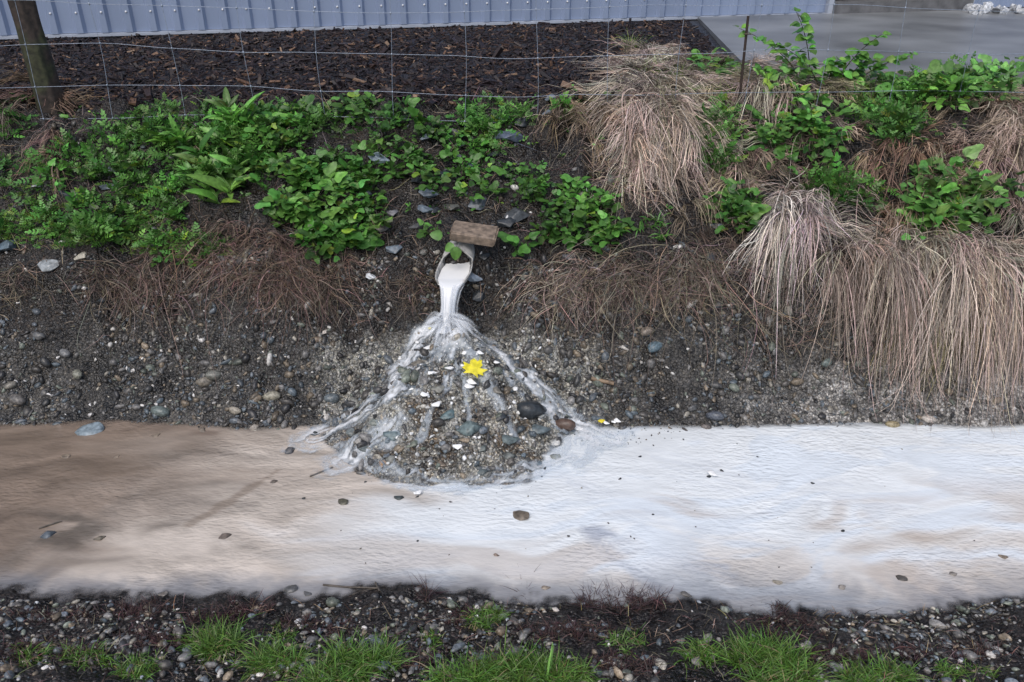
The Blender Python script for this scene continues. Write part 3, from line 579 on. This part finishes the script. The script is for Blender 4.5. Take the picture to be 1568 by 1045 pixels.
# ------------------------------------------------------------ vegetation
def leaf_t():
    t=np.array([0,.12,.32,.55,.78,.92,1]); w=np.array([.04,.30,.43,.38,.27,.12,0]); v=[];f=[]
    for a,b in zip(t,w):
        z=-.28*a*a
        v+= [[-b,a,z+.22*b],[0,a,z],[b,a,z+.22*b]]
    for i in range(6): f+=[[3*i,3*i+1,3*i+4,3*i+3],[3*i+1,3*i+2,3*i+5,3*i+4]]
    return np.array(v),np.array(f)
LEAF=leaf_t(); LSH=np.tile([1,1.25,1],7)
LOB3=lobed(2.4,9,.5,1.0,2.4); LOB5=lobed(3.0,19,.38,1.0,2.5)
def compound():
    V=[];Fc=[];n=0
    for (t,s,a) in [(.25,.30,1.15),(.25,.30,-1.15),(.5,.34,1.0),(.5,.34,-1.0),(.75,.34,.75),(.75,.34,-.75),(.85,.42,0)]:
        v=LOB3[0]*s; c,q=math.cos(-a),math.sin(-a)
        vv=np.stack([v[:,0]*c-v[:,1]*q,v[:,0]*q+v[:,1]*c+t-.1,v[:,2]-.25*t*t],1); V.append(vv); Fc.append(LOB3[1]+n); n+=len(v)
    return np.concatenate(V),np.concatenate(Fc)
COMP=compound()
def ell(u,v,ru,rv,n):
    a=rng.uniform(0,6.28,n); r=np.sqrt(rng.random(n)); return at(u+ru*r*np.cos(a),v+rv*r*np.sin(a))
G1=[.095,.235,.045]; G2=[.14,.31,.07]; G4=[.18,.29,.06]
def plants(buf,p,nl,L,S,tmpl,col,el=(.3,1.35),ldrop=.7,shade=None,aspect=(1,1,1)):
    n=len(p); k=np.repeat(np.arange(n),nl); M=len(k)
    az=rng.uniform(0,6.283,M); e=rng.uniform(*el,M); l=L*rng.uniform(.35,1.15,M)
    d=np.stack([np.cos(az)*np.cos(e),np.sin(az)*np.cos(e),np.sin(e)],1)+np.array([0,-.25,0])
    patch=.55+1.0*fbm(p[:,0]*5,p[:,1]*5,2,91)
    c=(jit(col,n,.18,.09)*patch[:,None])[k]*rng.uniform(.65,1.4,(M,1))
    yel=rng.random(M)<.04; c[yel]=c[yel]*[2.0,1.3,.9]
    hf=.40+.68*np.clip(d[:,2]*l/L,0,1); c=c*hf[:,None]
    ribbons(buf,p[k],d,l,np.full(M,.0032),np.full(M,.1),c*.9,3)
    tip=p[k]+d*l[:,None]; tip[:,2]-=.1*l
    e2=e-ldrop*rng.uniform(.5,1.4,M); d2=np.stack([np.cos(az)*np.cos(e2),np.sin(az)*np.cos(e2),np.sin(e2)],1)
    R=frame(d2,np.array([[0,-.35,1]])+rng.normal(size=(M,3))*.35)
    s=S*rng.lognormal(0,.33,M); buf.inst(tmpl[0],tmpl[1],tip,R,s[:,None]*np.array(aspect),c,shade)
def broad(buf,u,v,ru,rv,n,S=.05,L=.08,col=G1,tm=None):
    p=ell(u,v,ru,rv,n); plants(buf,p,8,L,S,LOB5 if tm is None else tm,col)
def fern(buf,u,v,ru,rv,n,S=.045,L=.05,col=G1):
    p=ell(u,v,ru,rv,n); plants(buf,p,8,L,S,COMP,col,el=(.4,1.5),ldrop=.5)
def blades(buf,u,v,ru,rv,n,L=.12,W=.004,col=G4,per=14,droop=.5,sp=.7):
    p=ell(u,v,ru,rv,n); k=np.repeat(np.arange(n),per); M=len(k)
    d=rng.normal(size=(M,3))*[sp,sp,.2]+[0,-.1,1]; root=p[k]+rng.normal(size=(M,3))*[.012,.012,0]
    ribbons(buf,root,d,L*rng.uniform(.4,1.2,M),np.full(M,W),droop*rng.uniform(.2,1.6,M),jit(col,M,.25,.1),6)
def dock(buf,u,v,ru,rv,n,S=.12,col=G2):
    p=ell(u,v,ru,rv,n); plants(buf,p,9,.03,S,LEAF,col,el=(.5,1.4),ldrop=.3,shade=LSH,aspect=(.34,1,1))
b=Buf()
for q in [(150,240,60,40,55),(200,330,75,48,72),(60,348,70,28,36),(280,200,100,35,90),(270,262,80,40,60),(285,385,60,18,38),(120,365,60,20,30),(360,230,60,50,45),(470,185,60,20,28),(20,190,30,40,10),(40,275,45,30,18),(420,200,60,30,20),(560,240,50,50,18)]: fern(b,*q)
for q in [(80,355,90,25,70),(200,355,90,35,70),(290,387,60,14,50),(60,305,60,30,34)]: blades(b,*q,L=.05,W=.003,col=[.22,.33,.07],per=14,sp=.9)
b.obj("creeping_buttercup_patch",M_leaf)
b=Buf()
for q in [(430,258,75,50,36),(520,308,75,60,42),(430,200,60,25,24),(380,208,40,30,14),(590,250,45,40,16),(530,380,60,20,18),(460,345,40,40,20),(610,192,40,25,10),(570,175,60,18,14),(100,300,40,30,6)]: broad(b,*q)
for q in [(480,300,60,60,20),(540,355,50,30,12)]: broad(b,*q,S=.062,col=G2)
b.obj("broadleaf_weed_patch",M_leaf)
b=Buf()
for q in [(330,268,35,50,14),(365,185,25,20,6),(280,225,20,20,4)]: dock(b,*q,S=.11)
b.obj("dock_plant",M_leaf)
b=Buf()
for q in [(700,210,60,30,20),(690,262,60,40,16),(740,280,40,30,9),(660,245,40,45,9),(800,292,40,30,8),(655,358,15,10,2)]: broad(b,*q,S=.042,L=.07)
for q in [(760,185,55,24,36),(740,220,45,25,18),(860,175,25,14,8),(820,312,20,20,5)]: fern(b,*q,S=.045)
b.obj("outfall_weed_patch",M_leaf)
lb=Buf(); lb.inst(LEAF[0],LEAF[1],np.array([[-.30,4.04,.83],[-.315,4.05,.84],[-.38,4.12,.86]]),frame(np.array([[-.1,-.35,-.8],[-.6,-.3,-.4],[-.7,-.2,.2]]),np.array([[0,-1,.5]]*3)),np.array([.075,.06,.07]),np.array([[.09,.2,.04],[.11,.25,.05],[.1,.22,.05]]),LSH); lb.obj("drooping_weed_leaves",M_leaf)
b=Buf()
for q in [(880,342,60,40,28),(850,300,40,25,10),(920,354,35,22,12),(790,380,12,6,2)]: broad(b,*q,S=.05)
blades(b,1000,356,22,18,8,L=.1,W=.009,col=G1,per=8)
b.obj("broadleaf_weed_patch",M_leaf)
HP=[]
b=Buf()
for q in [(1095,222,26,55,60),(1345,172,55,34,50),(1370,208,40,25,22),(1300,296,45,28,34),(1255,290,30,20,14)]: fern(b,*q,S=.048,L=.10)
for q in [(1130,332,36,28,20),(1220,228,50,45,22),(1190,198,32,42,14),(1240,190,40,30,12)]: broad(b,*q,S=.052,L=.12)
b.obj("hedge_parsley_patch",M_leaf)
b=Buf()
for q in [(1440,300,50,34,22),(1430,340,55,30,20),(1500,310,30,30,8)]: broad(b,*q,S=.06,L=.13,col=G2)
for q in [(1450,310,40,34,12)]: dock(b,*q,S=.10)
b.obj("broadleaf_weed_patch",M_leaf)
b=Buf()
for q in [(1420,148,70,18,20),(1500,140,60,24,22),(1545,125,35,16,14),(1100,112,30,12,8),(1190,130,40,20,8)]: broad(b,*q,S=.06,L=.13,col=G2)
for q in [(1480,140,80,28,46),(1400,152,60,18,24)]: fern(b,*q,S=.05,L=.10)
blades(b,1040,120,55,35,34,L=.14,W=.004,col=G4,per=16); blades(b,975,75,15,10,6,L=.2,col=G4)
blades(b,1330,150,60,20,24,L=.14,col=G4); blades(b,900,160,40,20,14,L=.1,col=[.16,.16,.07]); blades(b,1110,135,30,25,16,L=.13,col=G4)
b.obj("verge_weed_patch",M_leaf)
b=Buf()
for (u,v,du,h,n) in [(1240,130,-.10,.56,14),(1255,140,-.18,.40,12),(1275,140,.10,.46,13),(1300,140,.16,.34,12),(1335,140,.2,.22,10),(1215,140,-.22,.28,10),(1360,150,.15,.24,9),(1230,135,-.25,.48,12),(1290,140,.05,.32,11),(1320,145,-.1,.25,9),(1265,138,0,.30,10)]:
    p0=at(u,v)[0]; t=np.linspace(0,1,n)[:,None]; pts=p0+np.array([du,-.05,h])*t+np.array([du,-.05,-.10])*t*t
    tube(b,pts,np.linspace(.004,.0015,n),[.09,.07,.03],5)
    k=np.repeat(np.arange(2,n),3); M=len(k); az=rng.uniform(0,6.28,M); d=np.stack([np.cos(az),np.sin(az),rng.uniform(-.3,.5,M)],1)
    b.inst(LEAF[0],LEAF[1],pts[k]+d*.012,frame(d,np.array([[0,-.5,1]])+rng.normal(size=(M,3))*.4),rng.uniform(.04,.078,M),jit([.12,.28,.05],M,.28,.1),LSH)
b.obj("bramble_bush",M_leaf)
# ------------------------------------------------------------ dead grass in locks
def tuss(name,u,v,ru,rv,n,L,col=(.68,.56,.47),out_=.30,droop=1.5,W=.0042,upz=.5,mat=None,sx=.5,bd=.30,per=20,lift=.11):
    b=Buf(); nlk=max(4,n//per); pl=ell(u,v,ru,rv,nlk); c0=pl.mean(0)
    dl=np.stack([rng.normal(size=nlk)*sx+(pl[:,0]-c0[0])*1.2,-out_-np.abs(rng.normal(size=nlk))*.45,upz+rng.normal(size=nlk)*.35],1)
    Ll=L*rng.uniform(.3,1.2,nlk); cl=jit(col,nlk,.22,.06)*rng.choice([.32,.7,1,1.15],nlk)[:,None]; lfl=rng.random(nlk)*lift; drl=droop*rng.uniform(.5,1.4,nlk)
    k=rng.integers(0,nlk,n)
    p=pl[k]+rng.normal(size=(n,3))*[.014,.010,.004]; d=dl[k]/np.linalg.norm(dl[k],axis=1,keepdims=True)+rng.normal(size=(n,3))*.14
    st=rng.random(n)<.16; d[st]+=rng.normal(size=(st.sum(),3))*.5
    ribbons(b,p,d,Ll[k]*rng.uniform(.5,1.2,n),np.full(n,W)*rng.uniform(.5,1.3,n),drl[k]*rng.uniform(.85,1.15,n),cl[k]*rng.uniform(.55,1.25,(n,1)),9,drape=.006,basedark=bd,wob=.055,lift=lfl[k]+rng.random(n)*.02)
    return b.obj(name,mat or M_straw)
T="dead_grass_tussock"
tuss(T,1000,135,60,45,2600,.60,droop=1.6)
tuss(T,985,95,45,20,900,.5,upz=.9,droop=1.5)
tuss(T,1010,215,55,45,1500,.44)
tuss(T,1175,125,45,30,1700,.45,droop=1.6,upz=.7)
tuss(T,1215,325,42,22,1600,.50,col=(.70,.60,.54))
tuss(T,1400,385,60,26,2400,.52)
tuss(T,1390,330,30,20,500,.4,col=(.44,.30,.22))
tuss(T,1510,405,60,30,2800,.60)
tuss(T,1550,190,35,55,2000,.5,col=(.56,.44,.36))
tuss(T,1560,300,20,50,800,.5)
tuss(T,1480,250,60,50,900,.36,col=(.50,.38,.31))
tuss(T,1400,250,80,45,1000,.30,col=(.36,.24,.17))
tuss(T,1250,240,80,60,800,.27,col=(.38,.28,.22))
tuss(T,1310,400,60,30,1000,.44,col=(.42,.33,.27))
tuss(T,1280,140,50,20,600,.3,col=(.48,.43,.28))
tuss(T,1480,150,70,25,700,.26,col=(.46,.36,.25),upz=.8)
tuss(T,890,190,40,30,500,.32,col=(.32,.24,.17))
tuss(T,1130,240,50,60,800,.32,col=(.50,.39,.31))
tuss(T,1100,130,40,40,600,.30,col=(.52,.43,.32))
tuss(T,1470,470,90,25,1200,.36,col=(.26,.22,.11),W=.003)
tuss(T,1100,330,60,50,400,.25,col=(.3,.22,.16))
tuss("dead_weed_stems",70,150,40,25,260,.42,col=(.28,.19,.14),droop=1.1,W=.005,upz=.9)
tuss("dead_weed_stems",15,175,30,25,200,.3,col=(.32,.25,.19),droop=1.0,upz=.9)
tuss("dead_weed_stems",80,230,25,30,200,.3,col=(.34,.23,.18),droop=1.3)
RT="exposed_root_mat"
def roots(u,v,ru,rv,n,L,c):
    b=Buf(); m=int(n*1.0); p=ell(u,v,ru,rv,m); keep=(fbm(p[:,0]*6,p[:,2]*6,3,95)+.08*rng.normal(size=m))>.44; p=p[keep]; m=len(p)
    d=np.stack([rng.normal(size=m)*1.1,-.25-np.abs(rng.normal(size=m))*.4,rng.normal(size=m)*.6],1)
    ribbons(b,p,d,L*rng.lognormal(-.5,.5,m),np.full(m,.0024)*rng.uniform(.5,1.8,m),rng.uniform(.1,1.5,m),jit(c,m,.6,.1),9,drape=.003,wob=.15,basedark=.6,lift=rng.random(m)*.07)
    b.obj(RT,M_root)
for q in [(350,390,110,45,2000,.25,(.18,.125,.10)),(450,410,90,45,1500,.25,(.17,.12,.095)),(250,435,90,38,900,.22,(.15,.11,.09)),(100,430,110,30,700,.2,(.15,.115,.09)),(870,430,50,38,800,.28,(.28,.22,.18)),(1050,420,110,45,1800,.27,(.19,.15,.12)),(1180,420,60,45,800,.3,(.24,.19,.16)),(620,440,60,30,300,.18,(.12,.09,.07)),(940,410,60,40,600,.26,(.15,.115,.095)),(500,440,70,30,500,.2,(.13,.095,.08)),(960,270,60,40,300,.25,(.33,.25,.19)),(1250,500,120,40,500,.22,(.16,.13,.10))]: roots(*q)
b=Buf(); n=3200; p=bankpts(n,3.95,5.2); d=rng.normal(size=(n,3))*[1,.6,.3]; ribbons(b,p+[0,0,.01],d,rng.uniform(.03,.14,n),np.full(n,.0025),np.full(n,.3),jit((.27,.21,.16),n,.5,.1),4,drape=.008); b.obj("straw_litter",M_straw)
b=Buf(); p=bankpts(300,4.35,5.2); plants(b,p,6,.03,.022,LOB3,G1); b.obj("seedling_weeds",M_leaf)
# ------------------------------------------------------------ foreground
b=Buf()
for (u,v,ru,n,L) in [(330,990,40,34,.15),(420,1015,40,28,.14),(560,1015,50,40,.15),(510,1045,45,28,.14),(740,955,30,16,.09),(790,1035,80,64,.15),(700,1045,45,26,.14),(1170,1012,55,50,.15),(1200,1045,55,36,.14),(1070,1005,25,14,.10),(1340,1040,55,30,.12),(130,1005,40,14,.08),(60,1005,40,12,.06),(210,1025,40,14,.08),(960,990,25,8,.07),(1480,1035,50,12,.06),(870,1040,30,16,.11),(400,975,60,8,.05),(620,985,60,8,.05)]:
    blades(b,u,v,ru,14,n,L=L*.85,W=.0032,col=[.12,.235,.045],per=22,droop=.6,sp=.85)
    blades(b,u,v,ru,14,max(3,n//3),L=L*.85,W=.003,col=[.30,.27,.14],per=8,droop=.8,sp=.9)
blades(b,838,1040,3,6,2,L=.17,W=.009,col=[.25,.45,.15],per=2,droop=.1,sp=.12)
b.obj("foreground_grass_tufts",M_leaf)
b=Buf()
for (u,v,ru,n,L) in [(220,938,35,24,.06),(380,935,40,20,.05),(650,915,12,3,.12),(940,925,50,34,.09),(1000,925,25,16,.09),(805,905,8,2,.12),(100,945,80,30,.04),(1180,940,40,18,.05),(80,1000,90,70,.04),(1290,1010,60,30,.04),(330,945,60,26,.05),(700,950,30,14,.05),(870,970,80,50,.04),(1450,1000,90,40,.04),(480,960,60,24,.04),(1200,965,80,30,.04),(250,980,80,50,.035),(950,1020,60,40,.04),(620,1010,50,24,.04)]:
    blades(b,u,v,ru,14,n,L=L,W=.0024,col=[.08,.048,.048],per=14,droop=.3,sp=.8)
b.obj("dark_moss_stems",M_root)
b=Buf(); n=2600; p=P3(rng.uniform(-2.6,2.6,n),rng.uniform(1.55,2.25,n)); d=rng.normal(size=(n,3))*[1,.8,.3]; ribbons(b,p+[0,0,.008],d,rng.uniform(.015,.07,n),np.full(n,.0022),np.full(n,.2),jit((.18,.13,.10),n,.6,.15),4,drape=.005); b.obj("foreground_leaf_litter",M_straw)
b=Buf()
for pts in [[(495,899),(530,902),(580,903)],[(575,895),(582,908)],[(540,912),(572,903)],[(475,732),(510,718)],[(905,583),(940,590)],[(60,812),(95,800)],[(640,300),(655,335)],[(1015,415),(1000,470)]]:
    p=at([q[0] for q in pts],[q[1] for q in pts],True); p[:,2]+=.004; tube(b,p,.004 if pts[0][0]!=905 else .012,[.10,.085,.07] if pts[0][0]!=905 else [.2,.14,.09],6)
b.obj("fallen_twigs",M_wood)
# ------------------------------------------------------------ light, world, camera
w=bpy.data.worlds.new("World"); scene.world=w; w.use_nodes=True; nt=w.node_tree
sky=nt.nodes.new("ShaderNodeTexSky"); sky.sky_type='NISHITA'; sky.sun_disc=False
EL=rad(55); AZ=rad(200); sky.sun_elevation=EL; sky.sun_rotation=AZ; sky.air_density=1; sky.dust_density=3; sky.ozone_density=1.2
nt.links.new(sky.outputs[0],nt.nodes["Background"].inputs[0]); nt.nodes["Background"].inputs[1].default_value=.15
sl=bpy.data.lights.new("sun","SUN"); sl.energy=1.5; sl.angle=rad(50); sl.color=(1,.97,.92); so=link(bpy.data.objects.new("sun",sl))
dv=Vector((math.sin(AZ)*math.cos(EL),math.cos(AZ)*math.cos(EL),math.sin(EL))); so.rotation_euler=dv.to_track_quat('Z','Y').to_euler()
cam=bpy.data.cameras.new("camera"); cam.lens=36*F/1568; cam.sensor_width=36; cam.clip_end=2000; cam.clip_start=.05
co=link(bpy.data.objects.new("camera",cam)); co.location=(0,0,CH); co.rotation_euler=(rad(90)-P,0,0); scene.camera=co
scene.view_settings.view_transform='Standard'; scene.view_settings.look='None'; scene.view_settings.exposure=0
